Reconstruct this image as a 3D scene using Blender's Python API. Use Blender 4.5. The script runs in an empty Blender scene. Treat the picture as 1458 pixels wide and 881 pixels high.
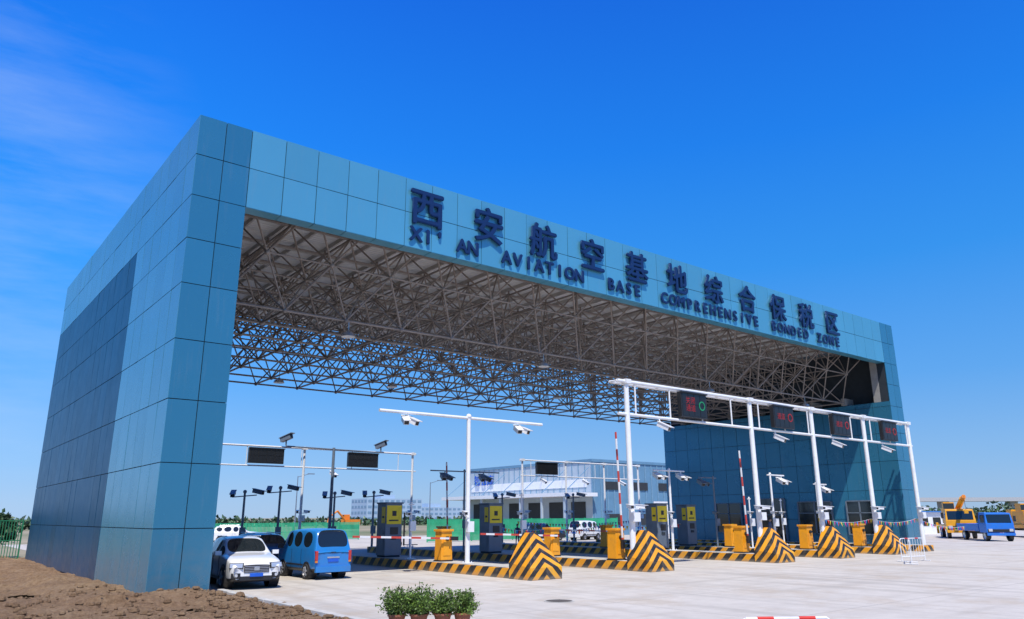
import bpy, math, random
from mathutils import Vector, Matrix, noise
R=random.Random(7)
sc=bpy.context.scene
sc.view_settings.view_transform='Standard'; sc.view_settings.look='None'; sc.view_settings.exposure=0
# ---------------------------------------------------------------- helpers
def link(o,parent=None):
    sc.collection.objects.link(o)
    if parent is not None: o.parent=parent
    return o
def empty(name,loc=(0,0,0),rz=0):
    o=bpy.data.objects.new(name,None); o.location=loc; o.rotation_euler=(0,0,rz); o.empty_display_size=.3
    return link(o)
class NT:
    def __init__(s,nt): s.nt=nt
    def n(s,t,**k):
        nd=s.nt.nodes.new(t)
        for a,b in k.items(): setattr(nd,a,b)
        return nd
    def l(s,a,b): s.nt.links.new(a,b)
    def math(s,op,a,b=None,c=None):
        nd=s.n('ShaderNodeMath',operation=op)
        for i,v in enumerate((a,b,c)):
            if v is None: continue
            if isinstance(v,(int,float)): nd.inputs[i].default_value=v
            else: s.l(v,nd.inputs[i])
        return nd.outputs[0]
    def mix(s,f,a,b,bt='MIX'):
        nd=s.n('ShaderNodeMixRGB',blend_type=bt)
        for i,v in enumerate((f,a,b)):
            if isinstance(v,(int,float)): nd.inputs[i].default_value=v
            elif isinstance(v,tuple): nd.inputs[i].default_value=(*v[:3],1)
            else: s.l(v,nd.inputs[i])
        return nd.outputs[0]
    def noise(s,scale,detail=4,vec=None,rough=.55):
        nd=s.n('ShaderNodeTexNoise'); nd.inputs['Scale'].default_value=scale; nd.inputs['Detail'].default_value=detail; nd.inputs['Roughness'].default_value=rough
        if vec is not None: s.l(vec,nd.inputs['Vector'])
        return nd.outputs['Fac']
    def ramp(s,f,st,interp='LINEAR'):
        nd=s.n('ShaderNodeValToRGB'); cr=nd.color_ramp; cr.interpolation=interp
        while len(cr.elements)<len(st): cr.elements.new(.5)
        for e,(p,c) in zip(cr.elements,st):
            e.position=p; e.color=(*c[:3],1) if isinstance(c,tuple) else (c,c,c,1)
        s.l(f,nd.inputs[0]); return nd.outputs[0]
def newmat(name):
    m=bpy.data.materials.new(name); m.use_nodes=True
    return m,NT(m.node_tree),m.node_tree.nodes['Principled BSDF']
def mat(name,col,rough=.5,metal=0,var=.12,scale=3,coat=0,emit=None,dirt=0,bump=0,spec=None):
    m,t,b=newmat(name)
    tc=t.n('ShaderNodeTexCoord').outputs['Object']
    f=t.noise(scale,5,tc)
    lo=tuple(c*(1-var) for c in col); hi=tuple(min(1,c*(1+var)) for c in col)
    c=t.ramp(f,[(.3,lo),(.7,hi)])
    if dirt:
        g=t.noise(scale*.6,8,tc,.7); g=t.ramp(g,[(.48,0.0),(.68,1.0)])
        c=t.mix(t.math('MULTIPLY',g,dirt),c,(.16,.12,.08))
    t.l(c,b.inputs['Base Color'])
    b.inputs['Roughness'].default_value=rough; b.inputs['Metallic'].default_value=metal
    if spec is not None: b.inputs['Specular IOR Level'].default_value=spec
    if coat: b.inputs['Coat Weight'].default_value=coat; b.inputs['Coat Roughness'].default_value=.05
    if emit: b.inputs['Emission Color'].default_value=(*emit[0],1); b.inputs['Emission Strength'].default_value=emit[1]
    if bump:
        bp=t.n('ShaderNodeBump'); bp.inputs['Strength'].default_value=bump; bp.inputs['Distance'].default_value=.02
        t.l(t.noise(scale*8,4,tc),bp.inputs['Height']); t.l(bp.outputs[0],b.inputs['Normal'])
    return m
class MB:
    def __init__(s): s.v=[];s.f=[];s.m=[]
    def add(s,vs,fs,m=0):
        o=len(s.v); s.v+= [tuple(v) for v in vs]
        for i,f in enumerate(fs):
            s.f.append(tuple(o+k for k in f)); s.m.append(m[i] if isinstance(m,list) else m)
    def box(s,x0,x1,y0,y1,z0,z1,m=0,M=None,taper=0):
        t=taper
        v=[(x0,y0,z0),(x1,y0,z0),(x1,y1,z0),(x0,y1,z0),(x0+t,y0+t,z1),(x1-t,y0+t,z1),(x1-t,y1-t,z1),(x0+t,y1-t,z1)]
        if M is not None: v=[M@Vector(p) for p in v]
        s.add(v,[(3,2,1,0),(4,5,6,7),(0,1,5,4),(1,2,6,5),(2,3,7,6),(3,0,4,7)],m)
    def cbox(s,c,d,m=0,M=None,taper=0):
        s.box(c[0]-d[0]/2,c[0]+d[0]/2,c[1]-d[1]/2,c[1]+d[1]/2,c[2]-d[2]/2,c[2]+d[2]/2,m,M,taper)
    def tube(s,a,b,r,n=8,m=0,r2=None,caps=True):
        a=Vector(a);b=Vector(b);d=(b-a)
        if d.length<1e-5:return
        d.normalize(); u=d.cross(Vector((0,0,1)) if abs(d.z)<.95 else Vector((1,0,0))).normalized(); w=d.cross(u)
        r2=r if r2 is None else r2; vs=[]
        for p,rr in((a,r),(b,r2)):
            for i in range(n):
                an=2*math.pi*i/n; vs.append(p+(u*math.cos(an)+w*math.sin(an))*rr)
        fs=[(i,(i+1)%n,n+(i+1)%n,n+i) for i in range(n)]
        if caps: fs+= [tuple(range(n))[::-1],tuple(range(n,2*n))]
        s.add(vs,fs,m)
    def lathe(s,c,axis,prof,n=20,m=0):
        ax=Vector(axis).normalized(); u=ax.cross(Vector((0,0,1)) if abs(ax.z)<.9 else Vector((1,0,0))).normalized(); w=ax.cross(u); c=Vector(c)
        vs=[]
        for (h,r) in prof:
            for i in range(n):
                an=2*math.pi*i/n; vs.append(c+ax*h+(u*math.cos(an)+w*math.sin(an))*r)
        fs=[];ms=[]
        for j in range(len(prof)-1):
            for i in range(n):
                fs.append((j*n+i,j*n+(i+1)%n,(j+1)*n+(i+1)%n,(j+1)*n+i)); ms.append(m[j] if isinstance(m,list) else m)
        s.add(vs,fs,ms)
    def sphere(s,c,r,m=0,n=10,sq=(1,1,1)):
        vs=[];fs=[]
        k=max(4,n//2)
        for j in range(k+1):
            ph=math.pi*j/k
            for i in range(n):
                th=2*math.pi*i/n
                vs.append((c[0]+r*sq[0]*math.sin(ph)*math.cos(th),c[1]+r*sq[1]*math.sin(ph)*math.sin(th),c[2]+r*sq[2]*math.cos(ph)))
        for j in range(k):
            for i in range(n): fs.append((j*n+i,(j+1)*n+i,(j+1)*n+(i+1)%n,j*n+(i+1)%n))
        s.add(vs,fs,m)
    def obj(s,name,mats,parent=None,smooth=None,bevel=0,loc=(0,0,0),rz=0,sub=0):
        me=bpy.data.meshes.new(name); me.from_pydata(s.v,[],s.f)
        for m in mats: me.materials.append(m)
        me.polygons.foreach_set('material_index',s.m)
        me.validate(); me.update()
        if smooth:
            me.polygons.foreach_set('use_smooth',[True]*len(me.polygons))
            if smooth<180: me.set_sharp_from_angle(angle=math.radians(smooth))
        o=bpy.data.objects.new(name,me); o.location=loc; o.rotation_euler=(0,0,rz); link(o,parent)
        if sub: q=o.modifiers.new('sub','SUBSURF'); q.levels=sub; q.render_levels=sub
        if bevel:
            b=o.modifiers.new('bevel','BEVEL'); b.width=bevel; b.segments=2; b.limit_method='ANGLE'; b.angle_limit=math.radians(35)
        return o
# ---------------------------------------------------------------- camera
cam=bpy.data.cameras.new('camera'); co=bpy.data.objects.new('camera',cam); link(co); sc.camera=co
cam.sensor_width=36; cam.lens=26.54; cam.clip_end=6000; cam.clip_start=.1
co.matrix_world=Matrix.Translation((-6.4,-25.96,2.35))@Matrix.Rotation(math.radians(-38.5),4,'Z')@Matrix.Rotation(math.radians(105.33),4,'X')@Matrix.Rotation(math.radians(-.28),4,'Z')
# ---------------------------------------------------------------- sun + sky
SD=Vector((-.28,-.41,.866)).normalized()
sl=bpy.data.lights.new('sun','SUN'); sl.energy=5; sl.angle=math.radians(.53); sl.color=(1,.95,.87)
so=bpy.data.objects.new('sun',sl); link(so); so.rotation_euler=SD.to_track_quat('Z','Y').to_euler(); so.location=(-20,-30,60)
w=bpy.data.worlds.new('World'); sc.world=w; w.use_nodes=True; t=NT(w.node_tree)
bg=w.node_tree.nodes['Background']; bg.inputs[1].default_value=.13
sky=t.n('ShaderNodeTexSky',sky_type='NISHITA'); sky.sun_disc=False; sky.sun_elevation=math.asin(SD.z); sky.sun_rotation=math.atan2(SD.x,SD.y)%(2*math.pi)
sky.air_density=1.0; sky.dust_density=.4; sky.ozone_density=3
tc=t.n('ShaderNodeTexCoord').outputs['Generated']
nv=t.n('ShaderNodeVectorMath',operation='NORMALIZE'); t.l(tc,nv.inputs[0]); dirv=nv.outputs[0]
sp=t.n('ShaderNodeSeparateXYZ'); t.l(dirv,sp.inputs[0])
def S(c):
    return tuple((((x/255)/12.92) if x/255<.04045 else (((x/255)+.055)/1.055)**2.4) for x in c)
grad=t.ramp(sp.outputs[2],[(0,S((160,194,232))),(.06,S((134,187,242))),(.16,S((90,170,248))),(.30,S((42,152,250))),(.45,S((8,130,246))),(.62,S((0,104,228))),(1,S((0,72,185)))])
dt=t.n('ShaderNodeVectorMath',operation='DOT_PRODUCT'); t.l(dirv,dt.inputs[0]); dt.inputs[1].default_value=(.93,.36,0)
dk=t.ramp(dt.outputs['Value'],[(.45,1.0),(.95,.84)])
grad=t.mix(1,grad,dk,'MULTIPLY')
mp=t.n('ShaderNodeMapping'); t.l(dirv,mp.inputs[0]); mp.inputs['Rotation'].default_value=(.35,.15,.3); mp.inputs['Scale'].default_value=(1.6,2.2,8.5)
cn=t.noise(1.9,10,mp.outputs[0],.60)
cn=t.ramp(cn,[(.40,0.0),(.85,1.0)])
d2=t.n('ShaderNodeVectorMath',operation='DOT_PRODUCT'); t.l(dirv,d2.inputs[0]); d2.inputs[1].default_value=Vector((-.10,.95,.30)).normalized()[:]
ms=t.ramp(d2.outputs['Value'],[(.93,0.0),(.995,1.0)])
cl=t.math('MULTIPLY',cn,ms)
grad=t.mix(t.math('MULTIPLY',cl,.42),grad,S((205,222,242)))
x10=t.mix(1,grad,(8.6,8.6,8.6),'MULTIPLY')
fin=t.mix(.90,sky.outputs[0],x10)
t.l(fin,bg.inputs[0])
# ---------------------------------------------------------------- materials
def panelmat(name,base,rough,var,spec=.5,metal=.3):
    m,t,b=newmat(name)
    g=t.n('ShaderNodeNewGeometry').outputs['Random Per Island']
    tc=t.n('ShaderNodeTexCoord').outputs['Object']
    c=t.ramp(g,[(0,tuple(x*(1-var) for x in base)),(1,tuple(x*(1+var) for x in base))])
    n=t.noise(.35,3,tc); c=t.mix(t.math('MULTIPLY',n,.2),c,tuple(x*.6 for x in base))
    mp=t.n('ShaderNodeMapping'); t.l(tc,mp.inputs[0]); mp.inputs['Scale'].default_value=(3,3,.25)
    st=t.ramp(t.noise(1.5,7,mp.outputs[0],.7),[(.55,0.0),(.8,1.0)])
    c=t.mix(t.math('MULTIPLY',st,.18),c,(.33,.36,.37))
    dz=t.n('ShaderNodeSeparateXYZ'); t.l(tc,dz.inputs[0])
    low=t.ramp(t.math('MULTIPLY',dz.outputs[2],1/2.2),[(0,1.0),(1,0.0)]); dn=t.ramp(t.noise(2.2,8,tc,.7),[(.35,0.0),(.7,1.0)])
    c=t.mix(t.math('MULTIPLY',t.math('MULTIPLY',low,dn),.35),c,(.32,.26,.19))
    t.l(c,b.inputs['Base Color'])
    r=t.math('MULTIPLY_ADD',t.noise(1.3,4,tc),.14,rough-.07); t.l(r,b.inputs['Roughness'])
    b.inputs['Metallic'].default_value=metal; b.inputs['Specular IOR Level'].default_value=spec
    bp=t.n('ShaderNodeBump'); bp.inputs['Strength'].default_value=.3; bp.inputs['Distance'].default_value=.025
    t.l(t.noise(.9,2,tc),bp.inputs['Height']); t.l(bp.outputs[0],b.inputs['Normal'])
    return m
M_panel=panelmat('aluminium_panel_teal',(.040,.215,.345),.26,.06)
M_panel_l=panelmat('aluminium_panel_light',(.10,.375,.53),.32,.06)
M_panel_d=panelmat('aluminium_panel_painted_shade',(.008,.075,.165),.36,.12,.16,0)  # shadow/reflection patch on the side face, painted as darker panel colour
M_panel_s=panelmat('aluminium_panel_side',(.095,.33,.46),.26,.07)
M_gap=mat('joint_black',(.02,.03,.04),.8)
M_steel=mat('truss_steel_primer',(.25,.215,.195),.5,.1,.2,2)
M_purlin=mat('purlin_steel',(.50,.47,.44),.5,.1)
M_white=mat('white_paint',(.80,.81,.82),.35,0,.04,4,dirt=.10)
M_whiter=mat('car_white',(.80,.81,.82),.25,0,.02,2,coat=.8)
M_grayp=mat('gray_paint',(.16,.20,.25),.45,0,.1,4,dirt=.15)
M_dgray=mat('gray_cabinet',(.13,.165,.21),.42,.1,.1,2,dirt=.15)
M_yel=mat('yellow_paint',(.88,.36,.012),.42,0,.06,4,dirt=.2)
M_ysign=mat('yellow_sign',(.88,.62,.015),.45,0,.05,4)
M_black=mat('black_plastic',(.018,.018,.02),.45)
M_rub=mat('tyre_rubber',(.025,.025,.026),.8,0,.2,10)
M_rim=mat('alloy_rim',(.55,.56,.58),.3,.8)
M_glass=mat('car_glass',(.012,.018,.022),.06,0,.05,1,spec=.8)
M_letter=mat('navy_letter',(.006,.025,.10),.4,.1,.1,3)
M_red=mat('red_paint',(.62,.03,.02),.45,0,.08,4)
M_tail=mat('tail_lamp',(.5,.015,.01),.15,0,.1,6,coat=1)
M_lamp=mat('headlamp_glass',(.55,.58,.62),.1,.3,.1,20,coat=1)
M_orange=mat('orange_paint',(.80,.25,.02),.45,0,.1,4,dirt=.2)
M_blueC=mat('van_blue',(.015,.20,.55),.3,0,.05,2,coat=.5,dirt=.15)
M_dblue=mat('car_dark_blue',(.02,.06,.11),.25,.3,.05,2,coat=.8)
M_plate=mat('blue_plate',(.01,.10,.55),.4)
M_conc=mat('concrete_kerb',(.50,.48,.43),.85,0,.15,3,dirt=.25,bump=.4)
M_wh=mat('warehouse_white',(.44,.52,.58),.5,0,.05,1)
M_whb=mat('warehouse_blue',(.13,.27,.40),.5,0,.08,1)
M_dark=mat('dark_opening',(.03,.035,.04),.7)
M_ledr=mat('led_red',(.3,.01,.01),.5,emit=((1,.05,.03),.06))
M_ledg=mat('led_green',(.01,.2,.08),.5,emit=((.05,.9,.35),.08))
def stripemat(name,expr,period):
    m,t,b=newmat(name); tc=t.n('ShaderNodeTexCoord').outputs['Object']
    sp=t.n('ShaderNodeSeparateXYZ'); t.l(tc,sp.inputs[0]); X,Y,Z=sp.outputs
    if expr=='chev': c=t.math('ADD',t.math('ADD',Z,t.math('ABSOLUTE',X)),Y)
    elif expr=='curb': c=t.math('ADD',t.math('ADD',Y,t.math('MULTIPLY',Z,1.0)),X)
    elif expr=='arm': c=X
    c=t.math('ADD',c,t.math('MULTIPLY',t.noise(6,3,tc),.03))
    f=t.math('GREATER_THAN',t.math('FRACT',t.math('MULTIPLY',t.math('ADD',c,100),1/period)),.5)
    if expr=='arm': col=t.mix(f,(.78,.78,.78),(.55,.06,.04))
    else:
        yv=t.ramp(t.noise(.8,5,tc),[(.3,(.80,.31,.010)),(.7,(.90,.42,.015))])
        col=t.mix(f,yv,(.022,.022,.023))
        d=t.ramp(t.noise(3,9,tc,.75),[(.5,0.0),(.70,1.0)])
        col=t.mix(t.math('MULTIPLY',d,.5),col,(.27,.21,.15))
        lo=t.ramp(Z,[(0,.55),(.16,0.0)]); col=t.mix(lo,col,(.33,.28,.21))
    t.l(col,b.inputs['Base Color']); b.inputs['Roughness'].default_value=.5
    return m
M_chev=stripemat('chevron_paint','chev',.56); M_curb=stripemat('curb_stripes','curb',.86); M_arm=stripemat('arm_stripes','arm',1.0)
# ---------------------------------------------------------------- ground
def groundmat(name,kind):
    m,t,b=newmat(name); tc=t.n('ShaderNodeTexCoord').outputs['Object']
    if kind=='concrete':
        c=t.ramp(t.noise(.12,8,tc,.6),[(.3,(.46,.425,.37)),(.7,(.61,.565,.50))])
        c2=t.ramp(t.noise(1.3,8,tc,.7),[(.35,(.43,.395,.345)),(.75,(.66,.62,.55))]); c=t.mix(.45,c,c2)
        mp=t.n('ShaderNodeMapping'); t.l(tc,mp.inputs[0]); mp.inputs['Scale'].default_value=(1.2,.07,1)
        tr=t.ramp(t.noise(.8,5,mp.outputs[0]),[(.52,0.0),(.70,1.0)]); c=t.mix(t.math('MULTIPLY',tr,.5),c,(.30,.275,.24))
        mp2=t.n('ShaderNodeMapping'); t.l(tc,mp2.inputs[0]); mp2.inputs['Scale'].default_value=(.09,1.1,1); mp2.inputs['Rotation'].default_value=(0,0,.25)
        tr=t.ramp(t.noise(.9,6,mp2.outputs[0]),[(.56,0.0),(.72,1.0)]); c=t.mix(t.math('MULTIPLY',tr,.35),c,(.30,.265,.22))
        dd=t.ramp(t.noise(.35,9,tc,.75),[(.50,0.0),(.64,1.0)]); c=t.mix(t.math('MULTIPLY',dd,.45),c,(.42,.33,.23))
        br=t.n('ShaderNodeTexBrick'); t.l(tc,br.inputs['Vector']); br.offset=0; br.inputs['Scale'].default_value=1; br.inputs['Brick Width'].default_value=5; br.inputs['Row Height'].default_value=5
        br.inputs['Mortar Size'].default_value=.025; br.inputs['Mortar Smooth'].default_value=.3; br.inputs['Color1'].default_value=(0,0,0,1); br.inputs['Color2'].default_value=(0,0,0,1); br.inputs['Mortar'].default_value=(1,1,1,1)
        c=t.mix(t.math('MULTIPLY',br.outputs['Color'],.45),c,(.22,.20,.18))
        hs=t.noise(25,5,tc); bs=.25; dist=.01
    elif kind=='dirt':
        c=t.ramp(t.noise(.9,9,tc,.7),[(.3,(.19,.11,.06)),(.52,(.34,.215,.115)),(.75,(.46,.33,.20))])
        c2=t.ramp(t.noise(9,8,tc,.7),[(.4,(.15,.09,.05)),(.65,(.42,.28,.165))]); c=t.mix(.5,c,c2)
        hs=t.noise(11,10,tc,.8); bs=1; dist=.11
    else:
        c=t.ramp(t.noise(.02,8,tc,.7),[(.35,(.14,.17,.08)),(.5,(.28,.25,.16)),(.62,(.38,.32,.22)),(.75,(.14,.18,.09))])
        hs=t.noise(1,5,tc); bs=.5; dist=.1
    t.l(c,b.inputs['Base Color']); b.inputs['Roughness'].default_value=.9; b.inputs['Specular IOR Level'].default_value=.2
    bp=t.n('ShaderNodeBump'); bp.inputs['Strength'].default_value=bs; bp.inputs['Distance'].default_value=dist
    t.l(hs,bp.inputs['Height']); t.l(bp.outputs[0],b.inputs['Normal']); return m
M_gc=groundmat('concrete_yard','concrete'); M_gd=groundmat('bare_earth','dirt'); M_gf=groundmat('field','field')
g=MB(); g.add([(-3000,-3000,-.01),(3000,-3000,-.01),(3000,3000,-.01),(-3000,3000,-.01)],[(0,1,2,3)]); g.obj('ground',[M_gf])
g=MB(); g.add([(2.15,-70,0),(130,-70,0),(130,62,0),(2.15,62,0)],[(0,1,2,3)]); g.obj('concrete_pavement',[M_gc])
def hdirt(x,y):
    e=min(1,max(0,(2.12-x)/1.0))
    h=.03+.13*noise.fractal(Vector((x*.45,y*.45,0)),1,2,5)+.07*noise.noise(Vector((x*2.2,y*2.2,3)))+.04*noise.noise(Vector((x*6,y*6,8)))
    h+=.18*math.exp(-((y+1.2)/1.3)**2)*(1 if x<1.6 else .4)
    h+=.18*math.exp(-((x+1.3)/1.0)**2)*(1 if y>-2 else 0)
    h+=math.sin(x*1.1+.35*y)*.05
    return max(-.02,h)*e+.01+.14*math.exp(-((x-1.85)/.35)**2)*(.5+noise.noise(Vector((y*1.3,0,0))))
g=MB(); nx,ny=230,330; x0,x1,y0,y1=-40,2.3,-30,32; vs=[];fs=[]
for j in range(ny+1):
    for i in range(nx+1):
        fx=(i/nx)**.55; x=x0+(x1-x0)*fx; y=y0+(y1-y0)*j/ny
        vs.append((x,y,hdirt(x,y)))
for j in range(ny):
    for i in range(nx): a=j*(nx+1)+i; fs.append((a,a+1,a+nx+2,a+nx+1))
g.add(vs,fs)
for k in range(2200):
    x=R.uniform(-9,2.2) if R.random()<.75 else R.uniform(1.0,2.6); y=R.uniform(-17,3); r=R.choice([.02,.03,.03,.04,.05,.09])*R.uniform(.7,1.4)
    if y>-.2 and x>-.3: y=R.uniform(-14,-.3)
    if x>2.28: r*=.5
    g.sphere((x,y,(hdirt(x,y) if x<2.28 else 0)+r*.3),r,0,5,(R.uniform(.7,1.4),R.uniform(.7,1.4),R.uniform(.5,.9)))
g.obj('dirt_ground',[M_gd])
g=MB(); y=-16
while y<-.35:
    L=.98; dx=R.uniform(-.03,.03); g.box(2.12+dx,2.32+dx,y,y+L,-.02,.15+R.uniform(-.02,.02)); y+=1.0
g.obj('kerb',[M_conc],bevel=.012)
g=MB(); g.lathe((9,-8.7,.004),(0,0,1),[(0,.44),(.008,.44),(.008,.38),(.004,.37),(.004,0.001)],28,[1,1,0,0])
for a in range(-3,4): g.box(8.72,9.28,-8.7+a*.09-.015,-8.7+a*.09+.015,.006,.014)
g.obj('manhole_cover',[mat('cast_iron',(.16,.14,.12),.7,.3),M_conc])
# ---------------------------------------------------------------- GATE
gate=empty('entrance_gate')
rows=[0.04,2.03,4.06,6.1,8.1,10.04,11.65,13.25,14.8,16.35]
def panels(mb,ori,u,v,n,us,vs_,gap=.028,th=.04,mf=lambda i,j,a,b:0):
    ori=Vector(ori);u=Vector(u);v=Vector(v);n=Vector(n)
    for i in range(len(us)-1):
        for j in range(len(vs_)-1):
            a0,a1=us[i]+gap/2,us[i+1]-gap/2; b0,b1=vs_[j]+gap/2,vs_[j+1]-gap/2
            q=[(a0,b0),(a1,b0),(a1,b1),(a0,b1)]
            tl=[R.uniform(-.005,.005) for _ in range(4)]; tl[3]=tl[0]+tl[2]-tl[1]
            lo=[ori+u*a+v*b for a,b in q]; hi=[ori+u*a+v*b+n*(th+tl[k]) for k,(a,b) in enumerate(q)]
            mb.add(lo+hi,[(4,5,6,7),(0,1,5,4),(1,2,6,5),(2,3,7,6),(3,0,4,7)],mf(i,j,(a0+a1)/2,(b0+b1)/2))
def lin(a,b,n): return [a+(b-a)*i/n for i in range(n+1)]
b=MB()
b.box(.04,1.86,.04,26.96,0,16.31)
b.box(49.64,51.46,.04,1.2,0,16.31); b.box(49.64,51.46,1.2,21.46,0,10.36); b.box(50.7,51.46,1.2,21.46,10.36,16.31)
b.box(1.86,49.64,.04,.60,13.29,16.31)
b.obj('core',[M_gap],gate)
p=MB()
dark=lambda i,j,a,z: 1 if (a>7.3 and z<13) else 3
vdir=(0,0,1)
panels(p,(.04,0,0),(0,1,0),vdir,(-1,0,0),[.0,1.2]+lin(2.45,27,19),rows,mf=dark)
panels(p,(0,.04,0),(1,0,0),vdir,(0,-1,0),[0,.95,1.9],rows,mf=lambda i,j,a,z:0)
panels(p,(0,.04,0),(1,0,0),vdir,(0,-1,0),lin(1.9,49.6,36),[13.25,14.8,16.35],mf=lambda i,j,a,z:2)
panels(p,(0,.04,0),(1,0,0),vdir,(0,-1,0),[49.6,50.55,51.5],rows,mf=lambda i,j,a,z:0)
panels(p,(0,0,13.29),(1,0,0),(0,1,0),(0,0,-1),lin(1.9,49.6,36),[0,.62],mf=lambda i,j,a,z:2)
panels(p,(49.64,0,0),(0,1,0),vdir,(-1,0,0),lin(0,21.5,16),rows[:6]+[10.4],mf=lambda i,j,a,z:0)
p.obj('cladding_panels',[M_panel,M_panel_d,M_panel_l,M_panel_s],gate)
r=MB(); r.box(1.95,50.6,.62,21.7,14.95,14.97,0)
x=2.4
while x<49.6: r.box(x-.04,x+.04,.7,21.6,14.74,14.948,1); x+=1.4
for yy in lin(1.2,21.4,7): r.box(2,50.5,yy-.05,yy+.05,14.58,14.738,1)
m,t,bs=newmat('roof_deck_corrugated'); tcc=t.n('ShaderNodeTexCoord').outputs['Object']; sp=t.n('ShaderNodeSeparateXYZ'); t.l(tcc,sp.inputs[0])
wv=t.math('SINE',t.math('MULTIPLY',sp.outputs[1],25)); bp=t.n('ShaderNodeBump'); bp.inputs['Distance'].default_value=.03; t.l(wv,bp.inputs['Height']); t.l(bp.outputs[0],bs.inputs['Normal'])
dc=t.mix(t.noise(.5,4,tcc),(.68,.67,.64),(.82,.81,.79)); t.l(dc,bs.inputs['Base Color']); bs.inputs['Roughness'].default_value=.6
tl=t.n('ShaderNodeBsdfTranslucent'); tl.inputs[0].default_value=(.72,.71,.68,1); mx_=t.n('ShaderNodeMixShader'); mx_.inputs[0].default_value=.19  # translucency added so sunlight through the deck brightens its underside
t.l(bs.outputs[0],mx_.inputs[1]); t.l(tl.outputs[0],mx_.inputs[2]); t.l(mx_.outputs[0],m.node_tree.nodes['Material Output'].inputs[0])
r.obj('roof_deck',[m,M_purlin],gate)
s=MB(); NX,NY=17,8; mx=(49.3-2.2)/NX; my=2.6; X0,Y0=2.2,.85
ZL=(14.35,12.5,10.6); OX=(0,.5,0); OY=(0,.5,1)
def nd(i,j,l): return Vector((X0+(i+OX[l])*mx,Y0+(j+OY[l])*my,ZL[l]))
def inr(i,j,l):
    if l==1: return 0<=i<NX and 0<=j<NY
    if l==2: return 0<=i<=NX and 0<=j<NY
    return 0<=i<=NX and 0<=j<=NY
for l,(ra) in ((0,.055),(1,.042),(2,.055)):
    for i in range(NX+1):
        for j in range(NY+1):
            if not inr(i,j,l): continue
            if inr(i+1,j,l): s.tube(nd(i,j,l),nd(i+1,j,l),ra,6,0,caps=False)
            if inr(i,j+1,l): s.tube(nd(i,j,l),nd(i,j+1,l),ra,6,0,caps=False)
            s.sphere(nd(i,j,l),.12,0,8)
            if l==0: s.tube(nd(i,j,l),nd(i,j,l)+Vector((0,0,.24)),.05,6,0)
for i in range(NX):
    for j in range(NY):
        for a in(0,1):
            for bb in(0,1):
                s.tube(nd(i,j,1),nd(i+a,j+bb,0),.042,6,0,caps=False)
                if inr(i+a,j+bb-1,2): s.tube(nd(i,j,1),nd(i+a,j+bb-1,2),.042,6,0,caps=False)
s.obj('space_frame',[M_steel],gate,smooth=50)
s=MB()
for j in range(NY): s.box(49.35,50.66,nd(0,j,2).y-.15,nd(0,j,2).y+.15,10.42,10.95,0)
s.box(49.62,50.68,.66,1.18,10.4,14.9,0)
s.obj('bearing_brackets',[mat('bracket_gray',(.30,.29,.27),.7)],gate)
for (xx,jj) in ((7.9,0),(19.1,0),(33.0,0),(16,4),(27,3),(38,4),(44,0),(10,5)):
    l=MB(); zz=10.5; yy=nd(0,jj,2).y
    l.tube((xx,yy,zz+.1),(xx,yy,zz-.35),.02,6,0); l.lathe((xx,yy,zz-.3),(0,0,-1),[(0,.06),(.1,.12),(.16,.26),(.3,.32),(.3,.28),(.27,.01)],14,[0,0,0,0,1])
    l.obj('highbay_lamp',[M_rim,M_white],gate,smooth=40)
sign=empty('gate_lettering')
def text(b_,size,x,z,y=-.085,ext=.035,mat_=M_letter,parent=sign,bold=.03,nm='letter'):
    for k,dx in enumerate(((0,0),(bold,.0),(-bold,0),(0,bold),(0,-bold))[:5 if bold else 1]):
        c=bpy.data.curves.new(nm,'FONT'); c.body=b_; c.size=size; c.extrude=ext-.003*k; c.align_x='CENTER'; c.resolution_u=3
        c.materials.append(mat_)
        o=bpy.data.objects.new(nm,c); o.location=(x+dx[0],y,z+dx[1]); o.rotation_euler=(math.pi/2,0,0); link(o,parent)
for i,ch in enumerate("西安航空基地综合保税区"): text(ch,1.78,9.53+3.29*i,14.46,y=-.12,ext=.055,bold=.035)
for wd,a,b_ in (("XI' AN",8.74,12.27),("AVIATION",13.55,18.8),("BASE",20.37,23.0),("COMPREHENSIVE",24.5,33.7),("BONDED",34.9,39.3),("ZONE",40.2,43.3)):
    n=len(wd)
    for i,ch in enumerate(wd):
        if ch!=' ': text(ch,.86,a+(b_-a)*(i+.5)/n,13.56,bold=.034)
o_=MB()
for (ya,yb,za,zb) in ((9.4,11.6,.0,3.6),(5.4,8.2,.9,3.3),(2.2,4.2,.9,3.3),(13.5,16,.9,3.3)):
    o_.box(49.50,49.58,ya,yb,za+.02,zb,0); 
    for q in (ya,(ya+yb)/2,yb): o_.box(49.44,49.585,q-.05,q+.05,za+.02,zb+.03,1)
    o_.box(49.44,49.585,ya+.05,yb-.05,zb+.0,zb+.08,1); o_.box(49.44,49.585,ya+.05,yb-.05,za+.02,za+.1,1)
    o_.box(49.44,49.585,ya+.05,yb-.05,za+(zb-za)*.65,za+(zb-za)*.65+.06,1)
o_.obj('booth_windows',[M_glass,M_grayp],gate)
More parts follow.
